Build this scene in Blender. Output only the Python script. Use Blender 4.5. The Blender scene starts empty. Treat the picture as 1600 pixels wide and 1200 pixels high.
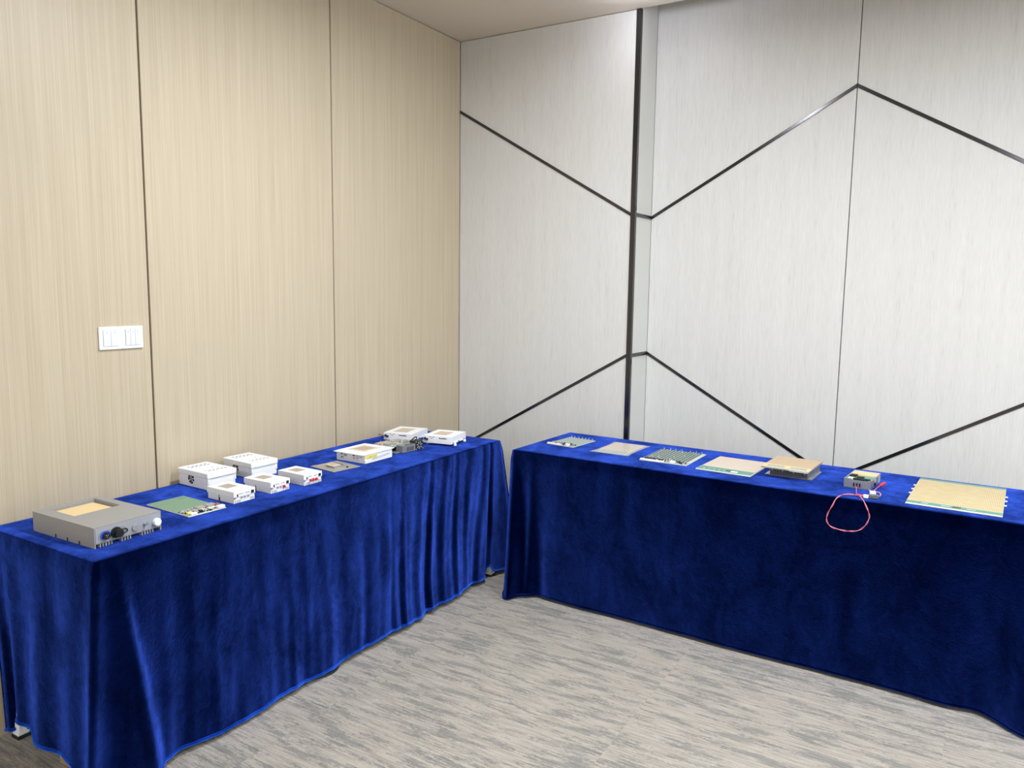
import bpy, bmesh, math, random
from mathutils import Vector, Matrix, noise

random.seed(7)
C = bpy.context.scene.collection
SC = bpy.context.scene
D2R = math.radians

# ------------------------------------------------------------------ camera
YAW, PITCH, ROLL, FPX, CAM_H = 0.541662, 0.122415, 0.013226, 1209.5, 1.58
fw = Vector((-math.sin(YAW) * math.cos(PITCH), math.cos(YAW) * math.cos(PITCH), -math.sin(PITCH)))
r0 = Vector((math.cos(YAW), math.sin(YAW), 0))
u0 = r0.cross(fw)
rt = math.cos(ROLL) * r0 + math.sin(ROLL) * u0
up = -math.sin(ROLL) * r0 + math.cos(ROLL) * u0
cam_data = bpy.data.cameras.new('camera')
cam = bpy.data.objects.new('camera', cam_data)
C.objects.link(cam)
cam_data.sensor_fit = 'HORIZONTAL'
cam_data.sensor_width = 36.0
cam_data.lens = 36.0 * FPX / 1600.0
cam_data.clip_start = 0.05
m3 = Matrix((rt, up, -fw)).transposed()
cam.matrix_world = Matrix.Translation((0, 0, CAM_H)) @ m3.to_4x4()
SC.camera = cam

# ------------------------------------------------------------------ world, light, exposure
world = bpy.data.worlds.new('world')
SC.world = world
world.use_nodes = True
bg = world.node_tree.nodes['Background']
bg.inputs['Color'].default_value = (0.74, 0.86, 1.0, 1)
bg.inputs['Strength'].default_value = 2.5
SC.view_settings.view_transform = 'Standard'
SC.view_settings.look = 'None'
SC.view_settings.gamma = 1.0
SC.view_settings.use_curve_mapping = False
SC.view_settings.exposure = 0.0
SC.cycles.use_denoising = True
SC.cycles.max_bounces = 8
SC.cycles.diffuse_bounces = 5
SC.cycles.sample_clamp_indirect = 6.0
LAMP_W = 56.0
LAMP_COL = (0.88, 0.935, 1.0)
LAMP_SPREAD = 176.0
LAMP_SPOTS = [(x, y) for x in (-1.30, 0.35, 2.0, 3.65) for y in (2.2, -2.5)]

# daylight enters through the window in the right-hand wall: a portal guides the sampling of the sky
po = bpy.data.lights.new('window_portal', 'AREA')
po.shape = 'RECTANGLE'; po.size = 2.8; po.size_y = 1.75
po.cycles.is_portal = True
pob = bpy.data.objects.new('window_portal', po)
C.objects.link(pob)
pob.location = (5.10, 2.5, 1.825)
pob.rotation_euler = Vector((-1, 0, 0)).to_track_quat('-Z', 'Y').to_euler()

# ------------------------------------------------------------------ mesh helpers
class MB:
    def __init__(s):
        s.v = []; s.f = []
    def box(s, x0, x1, y0, y1, z0, z1):
        n = len(s.v)
        s.v += [(x, y, z) for z in (z0, z1) for y in (y0, y1) for x in (x0, x1)]
        for q in ((0, 2, 3, 1), (4, 5, 7, 6), (0, 1, 5, 4), (2, 6, 7, 3), (0, 4, 6, 2), (1, 3, 7, 5)):
            s.f.append(tuple(n + i for i in q))
        return s
    def prism(s, pts, z0, z1, ax=2):
        """closed outline (2-D) extruded along axis ax from z0 to z1"""
        n = len(s.v); k = len(pts)
        for z in (z0, z1):
            for a, b in pts:
                s.v.append((a, b, z) if ax == 2 else (z, a, b) if ax == 0 else (a, z, b))
        s.f.append(tuple(n + i for i in reversed(range(k))))
        s.f.append(tuple(n + k + i for i in range(k)))
        for i in range(k):
            j = (i + 1) % k
            s.f.append((n + i, n + j, n + k + j, n + k + i))
        return s
    def cyl(s, c, ax, r, h, n=20, r2=None):
        """cylinder / cone starting at c and running h along axis ax"""
        r2 = r if r2 is None else r2
        k = len(s.v)
        for rr, t in ((r, 0), (r2, h)):
            for i in range(n):
                a = 2 * math.pi * i / n
                p = [0, 0, 0]
                p[ax] = t; p[(ax + 1) % 3] = rr * math.cos(a); p[(ax + 2) % 3] = rr * math.sin(a)
                s.v.append((c[0] + p[0], c[1] + p[1], c[2] + p[2]))
        s.f.append(tuple(k + i for i in reversed(range(n))))
        s.f.append(tuple(k + n + i for i in range(n)))
        for i in range(n):
            j = (i + 1) % n
            s.f.append((k + i, k + j, k + n + j, k + n + i))
        return s
    def ring(s, c, ax, ri, ro, h, n=28):
        k = len(s.v)
        for rr, t in ((ri, 0), (ro, 0), (ro, h), (ri, h)):
            for i in range(n):
                a = 2 * math.pi * i / n
                p = [0, 0, 0]
                p[ax] = t; p[(ax + 1) % 3] = rr * math.cos(a); p[(ax + 2) % 3] = rr * math.sin(a)
                s.v.append((c[0] + p[0], c[1] + p[1], c[2] + p[2]))
        for q in range(4):
            w = (q + 1) % 4
            for i in range(n):
                j = (i + 1) % n
                s.f.append((k + q * n + i, k + q * n + j, k + w * n + j, k + w * n + i))
        return s
    def tube(s, pts, r, n=8, closed=False):
        pts = [Vector(p) for p in pts]
        m = len(pts); k = len(s.v)
        prev = None
        for i, p in enumerate(pts):
            a = pts[(i - 1) % m] if (i > 0 or closed) else p
            b = pts[(i + 1) % m] if (i < m - 1 or closed) else p
            t = (b - a).normalized()
            if prev is None:
                prev = t.orthogonal().normalized()
            prev = (prev - t * prev.dot(t)).normalized()
            bn = t.cross(prev)
            for q in range(n):
                an = 2 * math.pi * q / n
                s.v.append(tuple(p + (prev * math.cos(an) + bn * math.sin(an)) * r))
        for i in range(m if closed else m - 1):
            j = (i + 1) % m
            for q in range(n):
                w = (q + 1) % n
                s.f.append((k + i * n + q, k + i * n + w, k + j * n + w, k + j * n + q))
        if not closed:
            s.f.append(tuple(k + q for q in reversed(range(n))))
            s.f.append(tuple(k + (m - 1) * n + q for q in range(n)))
        return s
    def build(s, name, mat, parent=None, bev=0.0, smooth=False, seg=2):
        me = bpy.data.meshes.new(name)
        me.from_pydata(s.v, [], s.f)
        bm = bmesh.new(); bm.from_mesh(me)
        bmesh.ops.recalc_face_normals(bm, faces=bm.faces)
        if bev > 0:
            bmesh.ops.bevel(bm, geom=list(bm.edges), offset=bev, segments=seg, affect='EDGES', profile=0.5)
        bm.to_mesh(me); bm.free()
        if smooth:
            for p in me.polygons:
                p.use_smooth = True
        o = bpy.data.objects.new(name, me)
        C.objects.link(o)
        me.materials.append(mat)
        if parent is not None:
            o.parent = parent
        return o

def bx(*a):
    return MB().box(*a)

def thing(name, label, cat, loc=(0, 0, 0), yaw=0.0, group=None):
    o = bpy.data.objects.new(name, None)
    o.empty_display_size = 0.05
    C.objects.link(o)
    o.location = loc
    o.rotation_euler = (0, 0, D2R(yaw))
    return tag(o, label, cat, group)

def tag(o, label, cat, group=None):
    o['label'] = label; o['category'] = cat
    if group:
        o['group'] = group
    return o

def struct(o):
    o['kind'] = 'structure'
    return o

def copy_tree(o, parent=None):
    c = o.copy(); C.objects.link(c)
    if parent is not None:
        c.parent = parent
    for ch in list(o.children):
        if ch.name != c.name:
            copy_tree(ch, c)
    return c

def smooth01(a, b, x):
    t = max(0.0, min(1.0, (x - a) / (b - a)))
    return t * t * (3 - 2 * t)

def catmull(P, n=8, closed=False):
    P = [Vector(p) for p in P]; out = []; m = len(P)
    for i in range(m if closed else m - 1):
        if closed:
            a, b, c, d = P[(i - 1) % m], P[i], P[(i + 1) % m], P[(i + 2) % m]
        else:
            a, b, c, d = P[max(i - 1, 0)], P[i], P[i + 1], P[min(i + 2, m - 1)]
        for k in range(n):
            t = k / n
            out.append(0.5 * ((2 * b) + (c - a) * t + (2 * a - 5 * b + 4 * c - d) * t * t + (3 * b - a - 3 * c + d) * t ** 3))
    if not closed:
        out.append(P[-1])
    return out

# ------------------------------------------------------------------ materials
def mat(name, col=(0.8, 0.8, 0.8), rough=0.5, metal=0.0, spec=0.5, bump=0.0, bscale=200.0, var=0.0):
    m = bpy.data.materials.new(name); m.use_nodes = True
    nt = m.node_tree; b = nt.nodes['Principled BSDF']
    b.inputs['Base Color'].default_value = (*col, 1)
    b.inputs['Roughness'].default_value = rough
    b.inputs['Metallic'].default_value = metal
    b.inputs['Specular IOR Level'].default_value = spec
    tc = nt.nodes.new('ShaderNodeTexCoord')
    nz = nt.nodes.new('ShaderNodeTexNoise'); nz.inputs['Scale'].default_value = bscale
    nz.inputs['Detail'].default_value = 3
    nt.links.new(tc.outputs['Object'], nz.inputs['Vector'])
    if var > 0:
        mx = nt.nodes.new('ShaderNodeMix'); mx.data_type = 'RGBA'
        mx.inputs['A'].default_value = (*[c * (1 - var) for c in col], 1)
        mx.inputs['B'].default_value = (*[min(1, c * (1 + var)) for c in col], 1)
        nt.links.new(nz.outputs['Fac'], mx.inputs['Factor'])
        nt.links.new(mx.outputs['Result'], b.inputs['Base Color'])
    if bump > 0:
        bp = nt.nodes.new('ShaderNodeBump'); bp.inputs['Strength'].default_value = bump
        bp.inputs['Distance'].default_value = 0.001
        nt.links.new(nz.outputs['Fac'], bp.inputs['Height'])
        nt.links.new(bp.outputs['Normal'], b.inputs['Normal'])
    return m

def N(nt, t, **kw):
    n = nt.nodes.new(t)
    for k, v in kw.items():
        if k in n.inputs.keys():
            n.inputs[k].default_value = v
        else:
            setattr(n, k, v)
    return n

def streak_mat(name, stops, fine, med, mixw, rough, bump, seam=(0, 0)):
    """a vertically grained veneer: two stretched noises through a ramp, shifted per panel"""
    m = bpy.data.materials.new(name); m.use_nodes = True
    nt = m.node_tree; L = nt.links; b = nt.nodes['Principled BSDF']
    ge = N(nt, 'ShaderNodeNewGeometry'); oi = N(nt, 'ShaderNodeObjectInfo')
    ofs = N(nt, 'ShaderNodeVectorMath', operation='SCALE'); ofs.inputs[0].default_value = (13.0, 17.0, 31.0)
    L.new(oi.outputs['Random'], ofs.inputs['Scale'])
    add = N(nt, 'ShaderNodeVectorMath', operation='ADD')
    L.new(ge.outputs['Position'], add.inputs[0]); L.new(ofs.outputs[0], add.inputs[1])
    outs = []
    for sc, det in ((fine, 3), (med, 3)):
        mp = N(nt, 'ShaderNodeMapping'); mp.inputs['Scale'].default_value = sc
        L.new(add.outputs[0], mp.inputs['Vector'])
        nz = N(nt, 'ShaderNodeTexNoise'); nz.inputs['Scale'].default_value = 1.0; nz.inputs['Detail'].default_value = det
        L.new(mp.outputs[0], nz.inputs['Vector']); outs.append(nz.outputs['Fac'])
    mx = N(nt, 'ShaderNodeMix'); mx.data_type = 'FLOAT'; mx.inputs['Factor'].default_value = mixw
    L.new(outs[0], mx.inputs[2]); L.new(outs[1], mx.inputs[3])
    rp = N(nt, 'ShaderNodeValToRGB'); e = rp.color_ramp.elements
    while len(e) < len(stops):
        e.new(0.5)
    for i, (p, c) in enumerate(stops):
        e[i].position = p; e[i].color = (*c, 1)
    L.new(mx.outputs[0], rp.inputs['Fac']); L.new(rp.outputs['Color'], b.inputs['Base Color'])
    bp = N(nt, 'ShaderNodeBump'); bp.inputs['Strength'].default_value = bump; bp.inputs['Distance'].default_value = 0.002
    L.new(outs[0], bp.inputs['Height']); L.new(bp.outputs['Normal'], b.inputs['Normal'])
    b.inputs['Roughness'].default_value = rough
    b.inputs['Specular IOR Level'].default_value = 0.35
    return m

M = {}
M['wood'] = streak_mat('oak_veneer', [(0.25, (0.465, 0.382, 0.262)), (0.5, (0.548, 0.462, 0.333)), (0.75, (0.63, 0.542, 0.405))],
                       (250, 250, 2.2), (46, 46, 0.5), 0.33, 0.42, 0.25)
M['linen'] = streak_mat('pale_grey_veneer', [(0.26, (0.56, 0.535, 0.50)), (0.40, (0.635, 0.622, 0.60)), (0.62, (0.68, 0.667, 0.643)), (0.8, (0.73, 0.716, 0.69))],
                        (210, 210, 13), (26, 26, 1.3), 0.34, 0.55, 0.35)
M['return'] = mat('reveal_paint', (0.69, 0.69, 0.655), 0.5, bump=0.1)
M['ceil'] = mat('ceiling_paint', (0.66, 0.595, 0.52), 0.75, bump=0.12, bscale=150)
M['paint'] = mat('plain_paint', (0.70, 0.68, 0.64), 0.7, bump=0.1)
M['joint'] = mat('joint_shadow_gap', (0.20, 0.16, 0.12), 0.8, bump=0.1)
M['joint2'] = mat('joint_grey', (0.38, 0.37, 0.35), 0.8, bump=0.1)
M['strip'] = mat('dark_titanium_strip', (0.075, 0.072, 0.076), 0.16, 0.85, bump=0.02)
M['white'] = mat('white_plastic', (0.93, 0.94, 0.96), 0.38, bump=0.06, bscale=900)
M['white2'] = mat('white_powder_coat', (0.92, 0.92, 0.93), 0.45, bump=0.08, bscale=700)
M['switch'] = mat('switch_plastic', (0.88, 0.88, 0.90), 0.25, bump=0.02)
M['rocker'] = mat('rocker_plastic', (0.80, 0.81, 0.86), 0.25, bump=0.02)
M['greybox'] = mat('grey_case_plastic', (0.31, 0.298, 0.288), 0.5, bump=0.1, bscale=800)
M['greyface'] = mat('grey_face_plate', (0.33, 0.345, 0.385), 0.45, bump=0.06)
M['fin'] = mat('pale_grey_fin', (0.40, 0.41, 0.44), 0.45, bump=0.05)
M['plug'] = mat('dark_grey_plug', (0.12, 0.125, 0.13), 0.5, bump=0.05)
M['dark'] = mat('black_plastic', (0.012, 0.012, 0.014), 0.35, bump=0.05)
M['slot'] = mat('slot_black', (0.006, 0.006, 0.007), 0.7, bump=0.02)
M['blue'] = mat('blue_connector', (0.03, 0.10, 0.62), 0.4, bump=0.02)
M['red'] = mat('red_plastic', (0.62, 0.02, 0.05), 0.4, bump=0.02)
M['pinkwire'] = mat('red_wire', (0.66, 0.10, 0.15), 0.4, bump=0.02)
M['whitewire'] = mat('white_wire', (0.74, 0.30, 0.32), 0.4, bump=0.02)
M['yellow'] = mat('yellow_sticker', (0.90, 0.74, 0.10), 0.5, var=0.08, bscale=60)
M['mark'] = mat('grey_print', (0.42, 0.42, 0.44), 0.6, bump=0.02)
M['ink'] = mat('dark_print', (0.05, 0.045, 0.045), 0.6, bump=0.02)
M['tan'] = mat('tan_laminate', (0.50, 0.365, 0.225), 0.5, var=0.06, bscale=90)
M['tanpale'] = mat('pale_tan_laminate', (0.60, 0.50, 0.40), 0.45, var=0.05, bscale=50)
M['taupe'] = mat('taupe_window', (0.40, 0.34, 0.265), 0.5, var=0.08, bscale=70)
M['alu'] = mat('milled_aluminium', (0.52, 0.535, 0.55), 0.32, 0.8, bump=0.1, bscale=300, var=0.08)
M['alud'] = mat('dull_metal', (0.36, 0.36, 0.37), 0.42, 0.55, bump=0.1, bscale=300, var=0.1)
M['platemetal'] = mat('warm_grey_plate', (0.42, 0.395, 0.365), 0.35, 0.35, bump=0.05, var=0.05, bscale=30)
M['solder'] = mat('silver_solder', (0.80, 0.79, 0.76), 0.35, 0.5, bump=0.05)
M['cream'] = mat('cream_edge', (0.66, 0.65, 0.60), 0.5, bump=0.05)
M['pcb'] = mat('green_board', (0.17, 0.30, 0.195), 0.4, bump=0.2, bscale=500, var=0.16)
M['teal'] = mat('teal_board', (0.10, 0.285, 0.215), 0.38, bump=0.15, bscale=200, var=0.14)
M['sage'] = mat('sage_board', (0.30, 0.375, 0.33), 0.45, bump=0.3, bscale=700, var=0.2)
M['darkgreen'] = mat('dark_green_row', (0.055, 0.10, 0.08), 0.45, bump=0.2, bscale=500)
M['palegreen'] = mat('pale_green_board', (0.50, 0.565, 0.50), 0.45, bump=0.2, bscale=500, var=0.1)
M['copper'] = mat('copper_coil', (0.42, 0.17, 0.09), 0.4, 0.5, bump=0.05)
M['card'] = mat('brown_cardboard', (0.40, 0.25, 0.135), 0.8, bump=0.2, bscale=120, var=0.06)
M['rubber'] = mat('black_rubber', (0.02, 0.02, 0.021), 0.7, bump=0.1)
M['tabletop'] = mat('table_laminate', (0.55, 0.50, 0.44), 0.5, bump=0.05)
M['trim'] = mat('downlight_trim', (0.82, 0.82, 0.82), 0.4, bump=0.02)

def make_gold():
    m = mat('gold_striped_laminate', (0.80, 0.66, 0.36), 0.42)
    nt = m.node_tree; b = nt.nodes['Principled BSDF']
    tc = N(nt, 'ShaderNodeTexCoord'); w = N(nt, 'ShaderNodeTexNoise'); w.inputs['Scale'].default_value = 26
    nt.links.new(tc.outputs['Object'], w.inputs['Vector'])
    rp = N(nt, 'ShaderNodeValToRGB'); e = rp.color_ramp.elements
    e[0].position = 0.3; e[0].color = (0.60, 0.475, 0.25, 1); e[1].position = 0.7; e[1].color = (0.69, 0.57, 0.34, 1)
    nt.links.new(w.outputs['Fac'], rp.inputs['Fac']); nt.links.new(rp.outputs['Color'], b.inputs['Base Color'])
    return m
M['gold'] = make_gold()
M['goldline'] = mat('gold_trace', (0.40, 0.29, 0.12), 0.4, bump=0.02)
M['goldweave'] = mat('gold_grid_laminate', (0.80, 0.60, 0.31), 0.45, bump=0.3, bscale=320, var=0.14)

def make_emit(name, col, s):
    m = bpy.data.materials.new(name); m.use_nodes = True
    b = m.node_tree.nodes['Principled BSDF']
    b.inputs['Base Color'].default_value = (0.9, 0.9, 0.9, 1)
    b.inputs['Emission Color'].default_value = (*col, 1)
    b.inputs['Emission Strength'].default_value = s
    return m
M['diffuser'] = make_emit('lit_diffuser', (0.93, 0.94, 1.0), 14.0)

def make_glass(name, col, alpha, rough):
    m = bpy.data.materials.new(name); m.use_nodes = True
    nt = m.node_tree; b = nt.nodes['Principled BSDF']
    b.inputs['Base Color'].default_value = (*col, 1)
    b.inputs['Roughness'].default_value = rough
    b.inputs['Alpha'].default_value = alpha
    nz = N(nt, 'ShaderNodeTexNoise'); nz.inputs['Scale'].default_value = 25.0
    bp = N(nt, 'ShaderNodeBump'); bp.inputs['Strength'].default_value = 0.3; bp.inputs['Distance'].default_value = 0.004
    tc = N(nt, 'ShaderNodeTexCoord')
    nt.links.new(tc.outputs['Object'], nz.inputs['Vector'])
    nt.links.new(nz.outputs['Fac'], bp.inputs['Height']); nt.links.new(bp.outputs['Normal'], b.inputs['Normal'])
    return m
M['film'] = make_glass('clear_film', (0.80, 0.78, 0.74), 0.30, 0.16)
M['pane'] = make_glass('window_pane', (0.9, 0.95, 1.0), 0.06, 0.05)

def make_velvet(name, base, tint, sheen, rough=0.32, pile=0.5, pile_r=0.6):
    m = bpy.data.materials.new(name); m.use_nodes = True
    nt = m.node_tree; L = nt.links; b = nt.nodes['Principled BSDF']
    tc = N(nt, 'ShaderNodeTexCoord')
    mp = N(nt, 'ShaderNodeMapping'); mp.inputs['Scale'].default_value = (7, 7, 3.4)
    L.new(tc.outputs['Object'], mp.inputs['Vector'])
    big = N(nt, 'ShaderNodeTexNoise'); big.inputs['Scale'].default_value = 1.0; big.inputs['Detail'].default_value = 7
    big.inputs['Roughness'].default_value = 0.62; big.inputs['Distortion'].default_value = 0.5
    L.new(mp.outputs[0], big.inputs['Vector'])
    fine = N(nt, 'ShaderNodeTexNoise'); fine.inputs['Scale'].default_value = 160; fine.inputs['Detail'].default_value = 2
    L.new(tc.outputs['Object'], fine.inputs['Vector'])
    med = N(nt, 'ShaderNodeTexNoise'); med.inputs['Scale'].default_value = 34; med.inputs['Detail'].default_value = 5
    med.inputs['Roughness'].default_value = 0.65; med.inputs['Distortion'].default_value = 0.8
    L.new(tc.outputs['Object'], med.inputs['Vector'])
    mm = N(nt, 'ShaderNodeMix', data_type='FLOAT'); mm.inputs['Factor'].default_value = 0.28
    L.new(big.outputs['Fac'], mm.inputs[2]); L.new(med.outputs['Fac'], mm.inputs[3])
    class _O: pass
    big = _O(); big.outputs = {'Fac': mm.outputs[0]}
    rp = N(nt, 'ShaderNodeValToRGB'); e = rp.color_ramp.elements
    e[0].position = 0.36; e[0].color = (*[c * 0.55 for c in base], 1)
    e[1].position = 0.66; e[1].color = (*[c * 1.5 for c in base], 1)
    L.new(big.outputs['Fac'], rp.inputs['Fac']); L.new(rp.outputs['Color'], b.inputs['Base Color'])
    sw = N(nt, 'ShaderNodeMapRange'); sw.inputs['From Min'].default_value = 0.33; sw.inputs['From Max'].default_value = 0.68
    sw.inputs['To Min'].default_value = 0.45 * sheen; sw.inputs['To Max'].default_value = sheen
    L.new(big.outputs['Fac'], sw.inputs['Value']); L.new(sw.outputs[0], b.inputs['Sheen Weight'])
    b.inputs['Sheen Tint'].default_value = (*tint, 1)
    b.inputs['Sheen Roughness'].default_value = rough
    b.inputs['Roughness'].default_value = 0.75
    b.inputs['Specular IOR Level'].default_value = 0.0
    b.inputs['Specular Tint'].default_value = (*tint, 1)
    ad = N(nt, 'ShaderNodeMath', operation='MULTIPLY_ADD'); ad.inputs[1].default_value = 0.12
    L.new(fine.outputs['Fac'], ad.inputs[0]); L.new(big.outputs['Fac'], ad.inputs[2])
    bp = N(nt, 'ShaderNodeBump'); bp.inputs['Strength'].default_value = 0.42; bp.inputs['Distance'].default_value = 0.012
    L.new(ad.outputs[0], bp.inputs['Height']); L.new(bp.outputs['Normal'], b.inputs['Normal'])
    # pile lobe: bright where the light or the eye grazes the nap, dark face-on
    ve = N(nt, 'ShaderNodeBsdfSheen'); ve.distribution = 'ASHIKHMIN'; ve.inputs['Roughness'].default_value = pile_r
    vm = N(nt, 'ShaderNodeMix', data_type='RGBA')
    vm.inputs['A'].default_value = (*[c * pile * 0.44 for c in tint], 1); vm.inputs['B'].default_value = (*[c * pile * 1.08 for c in tint], 1)
    sv = N(nt, 'ShaderNodeMapRange'); sv.inputs['From Min'].default_value = 0.40; sv.inputs['From Max'].default_value = 0.62
    L.new(big.outputs['Fac'], sv.inputs['Value']); L.new(sv.outputs[0], vm.inputs['Factor'])
    L.new(vm.outputs['Result'], ve.inputs['Color']); L.new(bp.outputs['Normal'], ve.inputs['Normal'])
    sh = N(nt, 'ShaderNodeAddShader'); L.new(b.outputs[0], sh.inputs[0]); L.new(ve.outputs[0], sh.inputs[1])
    L.new(sh.outputs[0], nt.nodes['Material Output'].inputs['Surface'])
    return m
M['velvet'] = make_velvet('royal_blue_velvet', (0.0001, 0.0012, 0.0125), (0.065, 0.165, 1.0), 0.0, 0.36, 0.80, 0.455)
M['hem'] = make_velvet('velvet_hem', (0.002, 0.022, 0.20), (0.05, 0.2, 1.0), 0.5, 0.4, 1.3, 0.6)

def make_carpet():
    m = bpy.data.materials.new('loop_carpet'); m.use_nodes = True
    nt = m.node_tree; L = nt.links; b = nt.nodes['Principled BSDF']
    ge = N(nt, 'ShaderNodeNewGeometry')
    # carpet tiles 1.0 x 0.5 m, each with its own shift of the pattern
    fl = N(nt, 'ShaderNodeVectorMath', operation='FLOOR')
    sc = N(nt, 'ShaderNodeVectorMath', operation='MULTIPLY'); sc.inputs[1].default_value = (1.0, 2.0, 0.0)
    L.new(ge.outputs['Position'], sc.inputs[0]); L.new(sc.outputs[0], fl.inputs[0])
    wn = N(nt, 'ShaderNodeTexWhiteNoise', noise_dimensions='3D'); L.new(fl.outputs[0], wn.inputs['Vector'])
    of = N(nt, 'ShaderNodeVectorMath', operation='SCALE'); of.inputs['Scale'].default_value = 0.35
    L.new(wn.outputs['Color'], of.inputs[0])
    po_ = N(nt, 'ShaderNodeVectorMath', operation='ADD'); L.new(ge.outputs['Position'], po_.inputs[0]); L.new(of.outputs[0], po_.inputs[1])
    def nz(scale, det, rough=0.5, dist=0.0, src=po_):
        mp = N(nt, 'ShaderNodeMapping'); mp.inputs['Scale'].default_value = scale
        L.new(src.outputs[0], mp.inputs['Vector'])
        n = N(nt, 'ShaderNodeTexNoise'); n.inputs['Scale'].default_value = 1; n.inputs['Detail'].default_value = det
        n.inputs['Roughness'].default_value = rough; n.inputs['Distortion'].default_value = dist
        L.new(mp.outputs[0], n.inputs['Vector']); return n.outputs['Fac']
    big0 = nz((4.4, 27, 1), 8, 0.66, 0.1)
    jit = nz((55, 190, 1), 3, 0.7)
    jm = N(nt, 'ShaderNodeMix', data_type='FLOAT'); jm.inputs['Factor'].default_value = 0.30
    L.new(big0, jm.inputs[2]); L.new(jit, jm.inputs[3])
    big = jm.outputs[0]
    line = nz((9, 150, 1), 2)
    pile = nz((420, 420, 1), 2)
    rp = N(nt, 'ShaderNodeValToRGB'); e = rp.color_ramp.elements
    e[0].position = 0.466; e[0].color = (0.262, 0.249, 0.226, 1)
    e[1].position = 0.486; e[1].color = (0.392, 0.354, 0.305, 1)
    L.new(big, rp.inputs['Fac'])
    r2 = N(nt, 'ShaderNodeValToRGB'); e = r2.color_ramp.elements
    e[0].position = 0.36; e[0].color = (0.72, 0.72, 0.72, 1); e[1].position = 0.62; e[1].color = (1.12, 1.12, 1.12, 1)
    L.new(line, r2.inputs['Fac'])
    r3 = N(nt, 'ShaderNodeValToRGB'); e = r3.color_ramp.elements
    e[0].position = 0.3; e[0].color = (0.78, 0.78, 0.78, 1); e[1].position = 0.7; e[1].color = (1.2, 1.2, 1.2, 1)
    L.new(pile, r3.inputs['Fac'])
    m1 = N(nt, 'ShaderNodeMix', data_type='RGBA', blend_type='MULTIPLY'); m1.inputs['Factor'].default_value = 0.75
    L.new(rp.outputs['Color'], m1.inputs['A']); L.new(r2.outputs['Color'], m1.inputs['B'])
    m2 = N(nt, 'ShaderNodeMix', data_type='RGBA', blend_type='MULTIPLY'); m2.inputs['Factor'].default_value = 1.0
    L.new(m1.outputs['Result'], m2.inputs['A']); L.new(r3.outputs['Color'], m2.inputs['B'])
    L.new(m2.outputs['Result'], b.inputs['Base Color'])
    bp = N(nt, 'ShaderNodeBump'); bp.inputs['Strength'].default_value = 0.5; bp.inputs['Distance'].default_value = 0.003
    L.new(pile, bp.inputs['Height']); L.new(bp.outputs['Normal'], b.inputs['Normal'])
    b.inputs['Roughness'].default_value = 0.9
    b.inputs['Specular IOR Level'].default_value = 0.1
    return m
M['carpet'] = make_carpet()

# ------------------------------------------------------------------ room shell
XA, YB, XS, YC, ZC = -2.83, 4.043, -1.662, 4.29, 3.066      # left wall, back wall, reveal, recessed wall, ceiling
X1, Y0 = 5.0, -4.6
ZR = 3.45                                                    # top of the slot above the recessed wall
PT = 0.018                                                   # panel thickness

struct(bx(XA - 0.2, X1 + 0.2, Y0 - 0.2, YC + 0.2, -0.1, 0).build('floor', M['carpet']))
cb = MB().box(XA - 0.2, X1 + 0.2, Y0 - 0.2, YB, ZC, ZC + 0.12)
cb.box(XA - 0.2, XS - 0.03, YB, YC + 0.2, ZC, ZC + 0.12)
cb.box(XS - 0.03, X1 + 0.2, YB - 0.10, YC + 0.2, ZR, ZR + 0.1)
cb.box(XS - 0.03, X1 + 0.2, YB - 0.02, YB, ZC + 0.12, ZR)
struct(cb.build('ceiling', M['ceil']))

wl = struct(bx(XA - 0.14, XA - PT, Y0, YB + 0.1, 0, ZC).build('wall_left', M['joint']))
JW = 0.0035
ys = [Y0 + 0.02, -3.22, -2.19, -1.16, -0.13, 0.872, 1.902, 2.933, YB]
for a, b_ in zip(ys[:-1], ys[1:]):
    e1 = 0.0 if b_ == YB else JW
    bx(XA - PT, XA, a + JW, b_ - e1 - 0.001, 0.0, ZC - 0.003).build('panel', M['wood'], wl, bev=0.0012, seg=1)

wb = MB().box(XA - 0.1, XS - 0.016, YB + PT, YC + 0.2, 0, ZC)
wb.box(XS - 0.03, X1 + 0.1, YC + PT, YC + 0.15, 0, ZR)
wall_back = struct(wb.build('wall_back', M['joint2']))
TAN = math.tan(D2R(30))
ZU, ZL = 1.993, 1.2175                                       # where the zigzags meet the reveal

def wpanel(pts, y, name='panel', m=None, g=0.0):
    MB().prism([(a, b_) for a, b_ in pts], y, y + PT, ax=1).build(name, m or M['linen'], wall_back, bev=0.001, seg=1)

# back wall, left of the reveal
xa, xs = XA + 0.0015, XS - 0.022
hw = 0.0105
def up_(x): return ZU + (xs - x) * TAN
def lo_(x): return ZL - (xs - x) * TAN
wpanel([(xa, up_(xa)), (xs, ZU), (xs, ZC - 0.003), (xa, ZC - 0.003)], YB)
wpanel([(xa, lo_(xa)), (xs, ZL), (xs, ZU), (xa, up_(xa))], YB)
wpanel([(xa, 0), (xs, 0), (xs, ZL), (xa, lo_(xa))], YB)
# the reveal
for z0, z1 in ((0, ZL), (ZL, ZU), (ZU, ZR)):
    bx(XS - 0.016, XS, YB + 0.012, YC - 0.001, z0, z1).build('reveal_panel', M['return'], wall_back)
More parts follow.
